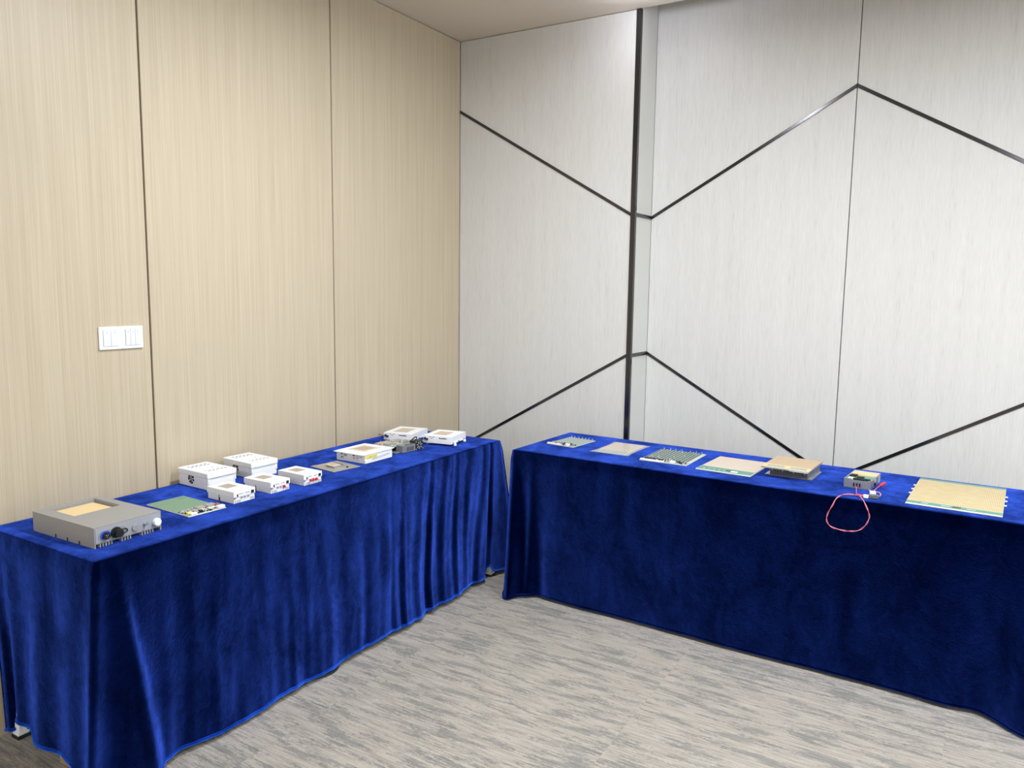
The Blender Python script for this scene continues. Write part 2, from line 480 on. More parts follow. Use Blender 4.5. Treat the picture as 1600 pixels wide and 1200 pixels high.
# recessed wall: columns between seams, each cut by the zigzags
W = 1.055
sx = [XS + W * i for i in range(7)]
def zz(x):
    k = (x - XS) / W; i = int(math.floor(k + 1e-6)); fr = k - i
    t = fr if i % 2 == 0 else 1 - fr
    return ZU + t * W * TAN, ZL - t * W * TAN
for i in range(6):
    a = sx[i] + (0.001 if i == 0 else 0.0022); b_ = min(sx[i + 1] - 0.0022, X1)
    ua, la = zz(sx[i] + 1e-5); ub, lb = zz(sx[i + 1] - 1e-5)
    wpanel([(a, ua), (b_, ub), (b_, ZR), (a, ZR)], YC)
    wpanel([(a, la), (b_, lb), (b_, ub), (a, ua)], YC)
    wpanel([(a, 0), (b_, 0), (b_, lb), (a, la)], YC)

ntrim = [0]
def trim_line(p, q, y, w=0.0165):
    """a raised metal strip on a wall facing -y, from p to q, both (x, z)"""
    ntrim[0] += 1
    h = w / 2 / math.cos(math.atan2(abs(q[1] - p[1]), abs(q[0] - p[0])))
    o = MB().prism([(p[0], p[1] - h), (q[0], q[1] - h), (q[0], q[1] + h), (p[0], p[1] + h)], y - 0.005, y + 0.002, ax=1)
    return struct(o.build('trim_%d' % ntrim[0], M['strip'], bev=0.0012, seg=1))

# corner post strip of the reveal: an L-shaped bright-edged profile
ntrim[0] += 1
o = MB().box(XS - 0.024, XS + 0.004, YB - 0.006, YB + 0.001, 0, ZC)
o.box(XS + 0.0005, XS + 0.004, YB + 0.001, YB + 0.016, 0, ZC)
struct(o.build('trim_1', M['strip'], bev=0.001, seg=1))
trim_line((xa, up_(xa)), (xs, ZU), YB)
trim_line((xa, lo_(xa)), (xs, ZL), YB)
for z in (ZU, ZL):
    ntrim[0] += 1
    struct(bx(XS - 0.001, XS + 0.004, YB + 0.016, YC, z - 0.0105, z + 0.0105).build('trim_%d' % ntrim[0], M['strip'], bev=0.001, seg=1))
for i in range(6):
    ua, la = zz(sx[i] + 1e-5); ub, lb = zz(sx[i + 1] - 1e-5)
    xe = sx[i + 1]
    if xe > X1:
        k = (X1 - sx[i]) / W; ub = ua + (ub - ua) * k; lb = la + (lb - la) * k; xe = X1
    trim_line((sx[i], ua), (xe, ub), YC)
    trim_line((sx[i], la), (xe, lb), YC)

# walls behind and to the right of the camera; the right one has the window
WY0, WY1, WZ0, WZ1 = 1.1, 3.9, 0.95, 2.7
wr = MB().box(X1, X1 + 0.12, Y0, WY0, 0, ZR).box(X1, X1 + 0.12, WY1, YC + 0.2, 0, ZR)
wr.box(X1, X1 + 0.12, WY0, WY1, 0, WZ0).box(X1, X1 + 0.12, WY0, WY1, WZ1, ZR)
struct(wr.build('wall_right', M['paint']))
struct(bx(XA - 0.14, X1 + 0.12, Y0 - 0.12, Y0, 0, ZC).build('wall_front', M['paint']))
wf = MB()
for y in (WY0, WY0 + 0.7, WY0 + 1.4, WY0 + 2.1, WY1 - 0.05):
    wf.box(X1 + 0.03, X1 + 0.09, y, y + 0.05, WZ0, WZ1)
wf.box(X1 + 0.03, X1 + 0.09, WY0, WY1, WZ0, WZ0 + 0.05).box(X1 + 0.03, X1 + 0.09, WY0, WY1, WZ1 - 0.05, WZ1)
win = struct(wf.build('window_1', M['trim']))
for k in range(4):
    bx(X1 + 0.058, X1 + 0.062, WY0 + 0.7 * k + 0.05, WY0 + 0.7 * (k + 1) - (0.05 if k == 3 else 0), WZ0 + 0.05, WZ1 - 0.05).build('pane', M['pane'], win)

# ------------------------------------------------------------------ ceiling downlights
def downlight(label, power, spread, drop, group=None):
    t = thing('ceiling_downlight', label, 'light', (0, 0, ZC), 0, group)
    MB().ring((0, 0, -0.012), 2, 0.070, 0.092, 0.012).build('trim_ring', M['trim'], t)
    MB().cyl((0, 0, -drop), 2, 0.066, drop, 28, 0.070).build('diffuser', M['diffuser'], t)
    ld = bpy.data.lights.new('downlight_lamp', 'AREA')
    ld.shape = 'DISK'; ld.size = 0.13; ld.energy = power; ld.color = LAMP_COL; ld.spread = D2R(spread)
    lo = bpy.data.objects.new('downlight_lamp', ld); C.objects.link(lo)
    lo.parent = t; lo.location = (0, 0, -drop - 0.004)
    return t
dl = downlight('round white ceiling downlight out in the room', LAMP_W, LAMP_SPREAD, 0.010, 'ceiling downlights')
for i, (x, y) in enumerate(LAMP_SPOTS):
    d = dl if i == 0 else copy_tree(dl)
    d.location = (x, y, ZC)
d = thing('ceiling_lamp', 'small bright ceiling lamp above the dark vertical strip', 'light', (-1.555, 3.73, ZC))
MB().ring((0, 0, -0.012), 2, 0.055, 0.075, 0.012).build('trim_ring', M['trim'], d)
MB().cyl((0, 0, -0.030), 2, 0.040, 0.030, 28, 0.052).build('diffuser', M['diffuser'], d)
ld = bpy.data.lights.new('ceiling_lamp_bulb', 'POINT')
ld.energy = 4.5; ld.color = (0.82, 0.86, 1.0); ld.shadow_soft_size = 0.03
lo = bpy.data.objects.new('ceiling_lamp_bulb', ld); C.objects.link(lo)
lo.parent = d; lo.location = (0, 0, -0.060)

# ------------------------------------------------------------------ tables and cloths
ZT = 0.762                                                   # top of the cloth
def table(label, loc, yaw, L, W_):
    """folding table, local x along the length, y along the depth, origin at its centre on the floor"""
    t = thing('folding_table', label, 'table', loc, yaw, 'folding tables under the blue cloths')
    bx(-L / 2 + 0.01, L / 2 - 0.01, -W_ / 2 + 0.01, W_ / 2 - 0.01, 0.725, ZT - 0.006).build('tabletop', M['tabletop'], t, bev=0.003)
    for sx_ in (-1, 1):
        for sy_ in (-1, 1):
            cx, cy = sx_ * (L / 2 - 0.035), sy_ * (W_ / 2 - 0.028)
            lg = bx(cx - 0.012, cx + 0.012, cy - 0.012, cy + 0.012, 0.02, 0.725).build('leg', M['white2'], t, bev=0.003)
            ft = MB().prism([(cx - 0.02, cy - 0.02), (cx + 0.02, cy - 0.02), (cx + 0.02, cy + 0.02), (cx - 0.02, cy + 0.02)], 0.012, 0.022)
            ft.box(cx - 0.015, cx + 0.015, cy - 0.015, cy + 0.015, 0.022, 0.058)
            ft.build('foot', M['white2'], lg, bev=0.003)
            bx(cx - 0.022, cx + 0.022, cy - 0.022, cy + 0.022, 0.0, 0.012).build('foot_pad', M['rubber'], lg, bev=0.002)
        bx(sx_ * (L / 2 - 0.035) - 0.01, sx_ * (L / 2 - 0.035) + 0.01, -W_ / 2 + 0.04, W_ / 2 - 0.04, 0.10, 0.12).build('crossbar', M['white2'], t)
    for sy_ in (-1, 1):
        bx(-L / 2 + 0.05, L / 2 - 0.05, sy_ * (W_ / 2 - 0.05) - 0.01, sy_ * (W_ / 2 - 0.05) + 0.01, 0.69, 0.724).build('rail', M['white2'], t)
    return t

def cloth(label, loc, yaw, L, W_, disp, hem, topz, hemmat):
    """velvet cloth over a table: one sheet, top + four drapes.
    disp(side, s, a, t) -> (dx, dy) for a drape vertex, hem(side, s) -> height of its lower edge"""
    nu, nv, nt_ = int(L / 0.011), int(W_ / 0.012), 60
    def top(u, v):
        return (-L / 2 + L * u / nu, -W_ / 2 + W_ * v / nv)
    V = []; F = []; idx = {}
    for v in range(nv + 1):
        for u in range(nu + 1):
            x, y = top(u, v)
            e = min(u, nu - u, v, nv - v)
            z = ZT + (topz(x, y) if e > 0 else -0.003) * min(1, e / 3)
            if e == 0:
                z = ZT - 0.002
            idx[(u, v)] = len(V); V.append((x, y, z))
    for v in range(nv):
        for u in range(nu):
            F.append((idx[(u, v)], idx[(u + 1, v)], idx[(u + 1, v + 1)], idx[(u, v + 1)]))
    # perimeter, counter-clockwise from the front-left corner: side 0 front (-y), 1 right (+x), 2 back, 3 left
    ring = [(u, 0, 0) for u in range(nu)] + [(nu, v, 1) for v in range(nv)] + \
           [(u, nv, 2) for u in range(nu, 0, -1)] + [(0, v, 3) for v in range(nv, 0, -1)]
    nrm = [(0, -1), (1, 0), (0, 1), (-1, 0)]
    m = len(ring)
    prev = [idx[(u, v)] for u, v, s in ring]
    hemring = []
    ts = [0.0018, 0.0045, 0.009] + [0.009 + (1 - 0.009) * k / nt_ for k in range(1, nt_ + 1)]
    for t in ts:
        cur = []
        for u, v, s in ring:
            x, y = top(u, v)
            corner = (u in (0, nu)) and (v in (0, nv))
            nx, ny = nrm[s]
            if corner:
                q = nrm[(s - 1) % 4]; nx += q[0]; ny += q[1]
            h = hem(s, x, y)
            drop = (ZT - h) * t
            rr = 0.0045
            o_ = rr * math.sqrt(max(0, 1 - (1 - min(drop / rr, 1)) ** 2)) + 0.006 * min(1, drop / 0.05)
            dx, dy = disp(s, x, y, t)
            zc = ZT - 0.002 - drop
            cur.append(len(V))
            V.append((x + nx * o_ + dx, y + ny * o_ + dy, max(zc, 0.003)))
        for i in range(m):
            j = (i + 1) % m
            F.append((prev[i], cur[i], cur[j], prev[j]))
        prev = cur
    me = bpy.data.meshes.new('tablecloth'); me.from_pydata(V, [], F)
    for p in me.polygons:
        p.use_smooth = True
    o = bpy.data.objects.new('tablecloth', me); C.objects.link(o)
    me.materials.append(M['velvet'])
    o.location = loc; o.rotation_euler = (0, 0, D2R(yaw))
    tag(o, label, 'tablecloth', 'blue velvet tablecloths')
    # stitched hem: a flat roll along the lower edge
    H = [Vector(V[i]) for i in prev]
    hb = MB(); n = len(H); prof = [(-0.002, 0.011), (0.0045, 0.009), (0.0055, 0.003), (0.003, -0.001), (-0.003, -0.001), (-0.004, 0.009)]
    for i, p in enumerate(H):
        tg = (H[(i + 1) % n] - H[(i - 1) % n]); tg.z = 0; tg.normalize()
        nn = Vector((tg.y, -tg.x, 0))
        for a, b_ in prof:
            q = p + nn * a; hb.v.append((q.x, q.y, max(q.z + b_, 0.002)))
    K = len(prof)
    for i in range(n):
        j = (i + 1) % n
        for q in range(K):
            w = (q + 1) % K
            hb.f.append((i * K + q, i * K + w, j * K + w, j * K + q))
    hb.build('hem', M[hemmat], o, smooth=True)
    return o

def nz1(a, b=0.0, c=0.0):
    return noise.noise(Vector((a, b, c)))
def g_(x, w):
    return math.exp(-(x / w) ** 2)

# left table: its length runs along world y; local x = world y - 2.39, local y = -(world x)
L1, W1 = 2.255, 0.603
def disp1(s, x, y, t):
    dx = dy = 0.0
    cR = L1 / 2 - x; cL = x + L1 / 2; cF = y + W1 / 2; cB = W1 / 2 - y
    if s == 0:                                               # the long front facing the room
        far = smooth01(0.10, 0.70, x)
        wob = 0.75 * nz1(x * 2.7, t * 0.7, 2.0) + 0.3 * nz1(x * 8.0, t * 0.8, 6.0)
        vary = 0.35 + 0.9 * abs(nz1(x * 5.3, t * 0.6, 11.0)) * 1.6
        f1 = math.sin(2 * math.pi * (x / 0.105 + wob)) + 0.45 * math.sin(2 * math.pi * (x / 0.052 + 1.7 * wob))
        edge = smooth01(0.0, 0.10, cR) * smooth01(0.0, 0.14, cL)
        amp = far * 0.0085 * vary * (0.30 + 0.70 * min(1, t * 1.6)) + (1 - far) * 0.0035 * t * vary
        out = amp * f1 * edge
        out += edge * 0.020 * t ** 2 * (g_(x - 0.70, 0.10) - 0.6 * g_(x - 0.86, 0.05))
        out += edge * (0.030 * t ** 1.1) * nz1(x * 2.6 + 5, t * 0.5, 1.0)
        out += edge * (0.016 * t) * nz1(x * 7.5 + 2, t * 0.9, 4.0)
        out += edge * (0.006 * min(1, 3 * t)) * nz1(x * 14, t * 3.0, 8.0)
        out += 0.004 * t
        # near corner: pleat with a sharp ridge; far corner: pulled in beside the foot
        out += 0.060 * t ** 0.85 * g_(cL - 0.055 - 0.07 * t, 0.022 + 0.02 * t) - 0.022 * t * g_(cL - 0.03, 0.028)
        out -= 0.022 * t ** 1.2 * g_(cR - 0.085, 0.035 + 0.02 * t)
        dy -= out
        dx -= 0.05 * t * g_(cL, 0.05)
        dx += 0.11 * t * g_(cR, 0.022)
        dy -= 0.055 * t * g_(cR, 0.018)
    elif s == 1:                                             # far end
        dx += 0.02 * t + 0.02 * t * nz1(y * 6, t, 3.0) * smooth01(0, .1, min(cF, cB))
        dx += 0.09 * t * g_(cF, 0.05)
        dy -= 0.055 * t * g_(cF, 0.03)
    elif s == 3:                                             # near end
        dx -= 0.008 * t + 0.018 * t * (0.5 + nz1(y * 5.0, t * 0.5, 9.0)) * smooth01(0, .12, min(cF, cB))
        dx -= 0.05 * t * g_(cF, 0.06)
        dy -= 0.02 * t * g_(cF, 0.03)
        fold = math.sin(2 * math.pi * (y / 0.21 + 0.1))
        dx -= 0.012 * t * fold * smooth01(0, .08, min(cF, cB))
        dx += 0.06 * t * g_(cB - 0.05, 0.05)
    return dx, dy
def hem1(s, x, y):
    h = 0.030
    if s == 0:
        h = 0.027 + 0.008 * nz1(x * 4.0, 3.0) - 0.012 * smooth01(0.2, -0.4, x) * 0.5
        h += 0.050 * g_(L1 / 2 - x - 0.088, 0.030)
    if s == 3:
        h = 0.016 + 0.066 * smooth01(-0.21, -0.17, y) + 0.018 * smooth01(0.05, 0.12, y) - 0.075 * smooth01(0.245, 0.285, y)
    if s == 2:
        h = 0.020
    if s == 1:
        h = 0.020
    return max(h, 0.010)
def top1(x, y):
    w = smooth01(-0.05, 0.5, x)
    q = math.sin((x * 1.0 - y * 0.8) * 42 + 4 * nz1(x * 3, y * 3, 5)) ** 3
    return -0.0005 - 0.0022 * w * smooth01(0.05, -0.25, y) * abs(q) - 0.0006 * abs(nz1(x * 9, y * 9, 1))
T1LOC = (-2.4975, 2.392, 0)
table('long folding table under the blue cloth by the wood panelled wall', T1LOC, 90, L1, W1)
cloth('royal blue velvet cloth over the left table along the wood panelled wall', T1LOC, 90, L1, W1, disp1, hem1, top1, 'hem')

# right table: length along world x
L2, W2 = 2.30, 0.597
T2YAW = -2.1
def disp2(s, x, y, t):
    dx = dy = 0.0
    cR = L2 / 2 - x; cL = x + L2 / 2; cF = y + W2 / 2; cB = W2 / 2 - y
    if s == 0:
        e = smooth01(0.0, 0.2, min(cL, cR))
        out = e * (0.016 * t * nz1(x * 1.6 + 3, t * 0.4, 5.0) + 0.003 * t * nz1(x * 6, t, 7.0)) - 0.005 * t
        out += 0.115 * t ** 1.15 * g_(cL - 0.02 * t, 0.03 + 0.035 * t) + 0.024 * t * g_(cL - 0.115, 0.016 + 0.010 * t) - 0.012 * t * g_(cL - 0.17, 0.03)
        out += 0.10 * t ** 1.2 * g_(cR - 0.02, 0.05 + 0.05 * t) - 0.016 * t * g_(cR - 0.20, 0.05) + 0.008 * t * g_(cR - 0.32, 0.06)
        dy -= out
        dx += 0.03 * t * g_(cL, 0.05) + 0.05 * t * g_(cR, 0.05)
    elif s == 3:
        dx += 0.025 * t * g_(cF, 0.07) - 0.004 * t
        dy -= 0.115 * t ** 1.15 * g_(cF, 0.05)
        dx -= 0.02 * t * nz1(y * 5, t, 4.0) * smooth01(0, .1, min(cF, cB))
    elif s == 1:
        dx += 0.05 * t * g_(cF, 0.07) + 0.01 * t
        dy -= 0.10 * t ** 1.2 * g_(cF, 0.05)
    return dx, dy
def hem2(s, x, y):
    h = 0.026
    if s == 0:
        h = 0.017 + 0.004 * nz1(x * 3.0, 8.0) - 0.006 * g_(x + L2 / 2, 0.08) - 0.012 * g_(L2 / 2 - x, 0.1)
    return max(h, 0.010)
def top2(x, y):
    return -0.0005 - 0.0010 * abs(nz1(x * 7, y * 7, 2))
cy_, sy_ = math.cos(D2R(T2YAW)), math.sin(D2R(T2YAW))
fl = Vector((-2.005, 3.358))
T2LOC = (fl.x + cy_ * L2 / 2 - sy_ * W2 / 2, fl.y + sy_ * L2 / 2 + cy_ * W2 / 2, 0)
table('long folding table under the blue cloth by the pale grey wall', T2LOC, T2YAW, L2, W2)
cloth('dark royal blue velvet cloth over the right table along the pale grey wall', T2LOC, T2YAW, L2, W2, disp2, hem2, top2, 'velvet')

# things half hidden beneath the left cloth
t = thing('cardboard_box', 'brown cardboard box peeking out under the near end of the left cloth', 'box', (-2.475, 1.395, 0), 4)
bx(-0.032, 0.032, -0.11, 0.11, 0.002, 0.055).build('body', M['card'], t, bev=0.002)
bx(-0.033, 0.033, -0.112, -0.002, 0.0555, 0.058).build('flap', M['card'], t)
bx(-0.033, 0.033, 0.002, 0.112, 0.0555, 0.058).build('flap', M['card'], t)
t = thing('floor_stand_base', 'black rounded stand base peeking out under the front hem of the left cloth', 'stand', (-2.265, 2.205, 0))
MB().cyl((0, 0, 0.0), 2, 0.098, 0.010, 40, 0.094).build('base_disc', M['rubber'], t, bev=0.002, seg=1)
MB().cyl((0, 0, 0.010), 2, 0.014, 0.09, 20, 0.012).build('post', M['dark'], t)

# ------------------------------------------------------------------ wall switches
def switch(label, yc, n):
    t = thing('light_switch', label, 'light switch', (XA, yc, 1.3735))
    # local: x out of the wall, y along it, z up
    bx(0.0, 0.0085, -0.0445, 0.0445, -0.0435, 0.0435).build('plate', M['switch'], t, bev=0.0025)
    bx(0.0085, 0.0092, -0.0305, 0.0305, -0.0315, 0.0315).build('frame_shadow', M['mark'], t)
    w = 0.060 / n
    for k in range(n):
        y = -0.030 + w * k
        rk = MB().prism([(0.0086, -0.0305), (0.0108, -0.0305), (0.0125, 0.0), (0.0112, 0.0305), (0.0086, 0.0305)], y + 0.0007, y + w - 0.0007, ax=1)
        rk = rk.build('rocker', M['rocker'], t)
        bx(0.0115, 0.0121, y + w / 2 - 0.0012, y + w / 2 + 0.0012, 0.019, 0.025).build('indicator', M['mark'], rk)
switch('white two gang light switch plate on the wood panelled wall', 1.7292, 2)
switch('white three gang light switch plate nearest the wood panel joint', 1.8184, 3)

# ------------------------------------------------------------------ devices: local x faces the room front (+x), y to the right, origin at base centre
def frame_boxes(mb, x0, x1, y0, y1, a0, a1, b0, b1, z0, z1):
    """a slab with a rectangular hole"""
    mb.box(x0, a0, y0, y1, z0, z1); mb.box(a1, x1, y0, y1, z0, z1)
    mb.box(a0, a1, y0, b0, z0, z1); mb.box(a0, a1, b1, y1, z0, z1)
    return mb

# grey case
Z0 = ZT + 0.0005
t = thing('grey_enclosure', 'large grey electronics case with gold window on top and round front connectors', 'electronics', (-2.467, 1.434, Z0), 0.8)
hx, hy, hh = 0.1705, 0.1155, 0.066
body = MB().box(-hx, hx, -hy, hy, 0.012, 0.050)
body = frame_boxes(body, -hx, hx, -hy, hy, -0.152, -0.004, -0.073, 0.086, 0.050, hh)
body.build('case', M['greybox'], t)
bx(-0.152, -0.004, -0.073, 0.086, 0.0502, 0.0515).build('window_rim', M['greyface'], t)
bx(-0.146, -0.010, -0.066, 0.076, 0.0516, 0.0555).build('gold_panel', M['goldweave'], t)
for s in (-1, 1):
    sk = MB()
    y0, y1 = (-hy, -hy + 0.004) if s < 0 else (hy - 0.004, hy)
    xs_ = [-hx, -0.045, -0.037, 0.020, 0.028, 0.085, 0.093, hx]
    for a, b_ in zip(xs_[0::2], xs_[1::2]):
        sk.box(a, b_, y0, y1, 0.0, 0.012)
    sk.build('skirt', M['greybox'], t)
    for a, b_ in ((-0.045, -0.037), (0.020, 0.028), (0.085, 0.093)):
        bx(a, b_, y0 + (0.0005 if s < 0 else 0), y1 - (0 if s < 0 else 0.0005), 0.0, 0.0118).build('vent_notch', M['slot'], t)
for grp in ((-0.098, 5), (-0.025, 4), (0.045, 5)):
    for k in range(grp[1]):
        y = grp[0] + k * 0.0095
        bx(-0.15, hx - 0.0005, y, y + 0.0032, 0.0, 0.0125).build('heatsink_fin', M['fin'], t)
bx(-0.16, 0.150, -0.108, 0.108, 0.002, 0.012).build('underside', M['slot'], t)
fp = bx(hx, hx + 0.0015, -hy + 0.004, hy - 0.003, 0.014, 0.061).build('face_plate', M['greyface'], t)
def stadium(y0, y1, zc, r, n=12):
    p = []
    for i in range(n + 1):
        a = -math.pi / 2 + math.pi * i / n; p.append((y1 + r * math.cos(a), zc + r * math.sin(a)))
    for i in range(n + 1):
        a = math.pi / 2 + math.pi * i / n; p.append((y0 + r * math.cos(a), zc + r * math.sin(a)))
    return p
X = hx + 0.0015
MB().prism(stadium(-0.088, -0.028, 0.036, 0.0155), X, X + 0.001, ax=0).build('recess_surround', M['greybox'], t)
MB().prism(stadium(-0.085, -0.077, 0.036, 0.0130), X + 0.001, X + 0.003, ax=0).build('blue_seal', M['blue'], t)
sk = MB().cyl((X + 0.004, -0.081, 0.035), 0, 0.0112, 0.007, 20).build('power_socket', M['dark'], t)
for dy, dz in ((-0.003, 0.002), (0.003, 0.002), (0, -0.004)):
    MB().cyl((X + 0.011, -0.081 + dy, 0.035 + dz), 0, 0.0012, 0.001, 8).build('pin', M['solder'], sk)
cp = MB().cyl((X + 0.001, -0.046, 0.036), 0, 0.0175, 0.006, 24)
cp.cyl((X + 0.007, -0.044, 0.035), 0, 0.0130, 0.014, 24)
cp.build('connector_cap', M['dark'], t)
MB().tube(catmull([(X + 0.006, -0.034, 0.040), (X + 0.008, -0.022, 0.043), (X + 0.008, -0.012, 0.038), (X + 0.008, -0.014, 0.031), (X + 0.008, -0.026, 0.029), (X + 0.007, -0.036, 0.031)], 6), 0.0022).build('cap_strap', M['dark'], t, smooth=True)
MB().cyl((X, 0.020, 0.034), 0, 0.0115, 0.0055, 24).build('blank_plug', M['greybox'], t, bev=0.001, seg=1)
MB().cyl((X, 0.055, 0.038), 0, 0.0050, 0.011, 12, 0.0045).cyl((X, 0.055, 0.038), 0, 0.0072, 0.004, 6).build('antenna_stud', M['alu'], t)
MB().cyl((X, 0.095, 0.034), 0, 0.0130, 0.014, 24).build('white_knob', M['white'], t, bev=0.0025)

# green board on the left table
t = thing('green_circuit_board', 'green circuit board with silver shields along one edge, beside the grey case', 'circuit board', (-2.469, 1.772, Z0), -2.8)
bx(-0.1325, 0.1325, -0.076, 0.076, 0.0, 0.003).build('backing_plate', M['cream'], t, bev=0.0008, seg=1)
bx(-0.130, 0.060, -0.074, 0.074, 0.003, 0.0042).build('antenna_board', M['pcb'], t)
bx(0.060, 0.126, -0.074, 0.074, 0.003, 0.0042).build('control_board', M['sage'], t)
for (a, b_, c_, d, h, mm) in [(0.062, 0.090, -0.012, 0.024, 0.012, 'platemetal'), (0.062, 0.092, 0.028, 0.064, 0.013, 'platemetal'), (0.094, 0.110, -0.010, 0.012, 0.008, 'solder'),
                              (0.096, 0.112, 0.018, 0.050, 0.010, 'solder'), (0.066, 0.088, -0.040, -0.018, 0.007, 'alud'), (0.070, 0.085, -0.068, -0.046, 0.006, 'alud')]:
    bx(a, b_, c_, d, 0.0042, h).build('shield_can', M[mm], t, bev=0.0008, seg=1)
bx(0.112, 0.130, 0.046, 0.074, 0.0042, 0.013).build('edge_connector', M['white'], t, bev=0.001)
bx(0.112, 0.128, -0.062, -0.040, 0.0042, 0.010).build('edge_connector', M['white'], t, bev=0.001)
bx(0.100, 0.113, -0.066, -0.050, 0.0042, 0.011).build('yellow_connector', M['yellow'], t, bev=0.001)
bx(0.112, 0.125, -0.026, -0.014, 0.0042, 0.013).build('black_connector', M['dark'], t, bev=0.001)
MB().cyl((0.098, 0.060, 0.0095), 0, 0.009, 0.012, 18).build('copper_coil', M['copper'], t)
MB().cyl((0.104, 0.070, 0.0042), 2, 0.0014, 0.034, 8).build('antenna_pin', M['dark'], t)
cmp_ = MB()
for k in range(150):
    a = random.uniform(0.055, 0.124); b_ = random.uniform(-0.072, 0.072); s = random.uniform(0.0015, 0.004)
    cmp_.box(a, a + s, b_, b_ + s * random.uniform(.5, 1.6), 0.0042, 0.0042 + random.uniform(.002, .006))
o = cmp_.build('components', M['solder'], t); o['kind'] = 'stuff'
cmp_ = MB()
for k in range(70):
    a = random.uniform(0.06, 0.124); b_ = random.uniform(-0.072, 0.072); s = random.uniform(0.002, 0.006)
    cmp_.box(a, a + s, b_, b_ + s * random.uniform(.5, 1.6), 0.0042, 0.0042 + random.uniform(.001, .005))
o = cmp_.build('dark_components', M['slot'], t); o['kind'] = 'stuff'
bx(-0.118, -0.098, 0.040, 0.062, 0.0042, 0.0050).build('teal_patch', M['teal'], t)

# two white fan boxes
def fan_box(label, loc, yaw):
    t = thing('fan_enclosure', label, 'electronics', loc, yaw, 'white fan boxes against the wood wall')
    bx(-0.094, 0.094, -0.0655, 0.0655, 0.0, 0.048).build('base', M['white'], t, bev=0.0015)
    bx(-0.099, 0.099, -0.069, 0.069, 0.046, 0.069).build('lid', M['white'], t, bev=0.003)
    bx(-0.060, 0.075, -0.0665, -0.0655, 0.010, 0.042).build('side_panel', M['white2'], t)
    fy = -0.0665
    fan = MB().cyl((-0.010, fy - 0.0006, 0.034), 1, 0.0225, 0.0008, 32).build('fan', M['slot'], t)
    MB().ring((-0.010, fy - 0.0022, 0.034), 1, 0.0215, 0.0235, 0.002).build('fan_ring', M['white2'], fan)
    MB().cyl((-0.010, fy - 0.0020, 0.034), 1, 0.0080, 0.0016, 18).build('fan_hub', M['alud'], fan)
    for k in range(7):
        a = 2 * math.pi * k / 7
        pts = []
        for r, w in ((0.007, -0.12), (0.0215, 0.02), (0.0215, 0.24), (0.007, 0.18)):
            pts.append((-0.010 + r * math.cos(a + w), 0.034 + r * math.sin(a + w)))
        MB().prism(pts, fy - 0.0016, fy - 0.0008, ax=1).build('fan_blade', M['alud'] if k % 2 else M['white2'], fan)
    for xx in (-0.066, 0.040):
        for r_ in range(2):
            for k in range(5):
                y = -0.046 + k * 0.0195 + r_ * 0.004 + (0.004 if xx > 0 else -0.002)
                bx(xx + r_ * 0.017, xx + r_ * 0.017 + 0.006, y, y + 0.0115, 0.0688, 0.0694).build('vent_slot', M['slot' if (r_ == 0) == (xx < 0) or r_ else 'mark'], t)
    bx(0.004, 0.011, 0.012, 0.026, 0.0688, 0.0693).build('print_mark', M['mark'], t)
    for yy in (-0.0655, 0.058):
        bx(0.0935, 0.0965, yy, yy + 0.010, 0.022, 0.047).build('clip', M['white2'], t, bev=0.001)
    return t
fan_box('white fan box against the wood wall nearest the grey case', (-2.687, 2.033, Z0), -2.1)
fan_box('white fan box against the wood wall farther from the grey case', (-2.690, 2.257, Z0), -3.5)

# three small white boxes
def small_box(label, loc, yaw, cols):
    t = thing('small_white_enclosure', label, 'electronics', loc, yaw, 'small white boxes with tan windows')
    hx, hy = 0.0785, 0.0495
    bx(-hx + 0.003, hx - 0.002, -hy + 0.002, hy - 0.002, 0.0, 0.026).build('base', M['white2'], t, bev=0.001)
    lid = frame_boxes(MB(), -hx, hx, -hy, hy, -0.055, 0.010, -0.026, 0.028, 0.040, 0.0455)
    lid.box(-hx, hx, -hy, hy, 0.024, 0.040)
    lid.build('lid', M['white2'], t)
    bx(-0.055, 0.010, -0.026, 0.028, 0.0402, 0.0440).build('tan_window', M['taupe'], t)
    X = hx - 0.002
    f = hx
    bx(f, f + 0.0006, -0.036, -0.030, 0.0255, 0.0345).build('port', M['slot'], t)
    bx(f, f + 0.0008, 0.030, 0.043, 0.026, 0.038).build('square_port', M['slot'], t)
    for y0 in (-0.027, 0.003):
        for k in range(5):
            bx(f, f + 0.0004, y0 + k * 0.0042, y0 + k * 0.0042 + 0.003, 0.0325, 0.0352).build('print_mark', M['ink' if k % 2 else 'mark'], t)
    for k, cname in enumerate(cols):
        y = -0.014 + k * 0.0155
        if cname == 'red':
            MB().box(f, f + 0.007, y - 0.006, y + 0.006, 0.0135, 0.0195).cyl((f + 0.002, y, 0.0195), 2, 0.004, 0.004, 10).build('red_connector', M['red'], t, bev=0.0012)
        else:
            bx(X, f + 0.002, y - 0.0045, y + 0.0045, 0.0175, 0.0215).build('socket', M['alud'], t, bev=0.0006, seg=1)
    for y0 in (-0.042, -0.034, -0.028, -0.022, 0.028, 0.034, 0.040):
        bx(X, X + 0.0006, y0, y0 + 0.0018, 0.001, 0.012).build('vent_slot', M['slot'], t)
    bx(X - 0.001, X + 0.0025, -hy + 0.001, -hy + 0.010, 0.019, 0.0245).build('clip', M['alud'], t)
    bx(-0.012, -0.009, -hy + 0.0012, -hy + 0.0022, 0.001, 0.024).build('side_slit', M['slot'], t)
    return t
small_box('small white box with tan window and no red connectors, nearest the green board', (-2.426, 1.940, Z0), -0.8, ('g', 'g', 'g'))
small_box('small white box with tan window and one red connector', (-2.424, 2.114, Z0), -0.2, ('g', 'g', 'red'))
small_box('small white box with tan window and three red connectors', (-2.408, 2.277, Z0), -1.5, ('red', 'red', 'red'))

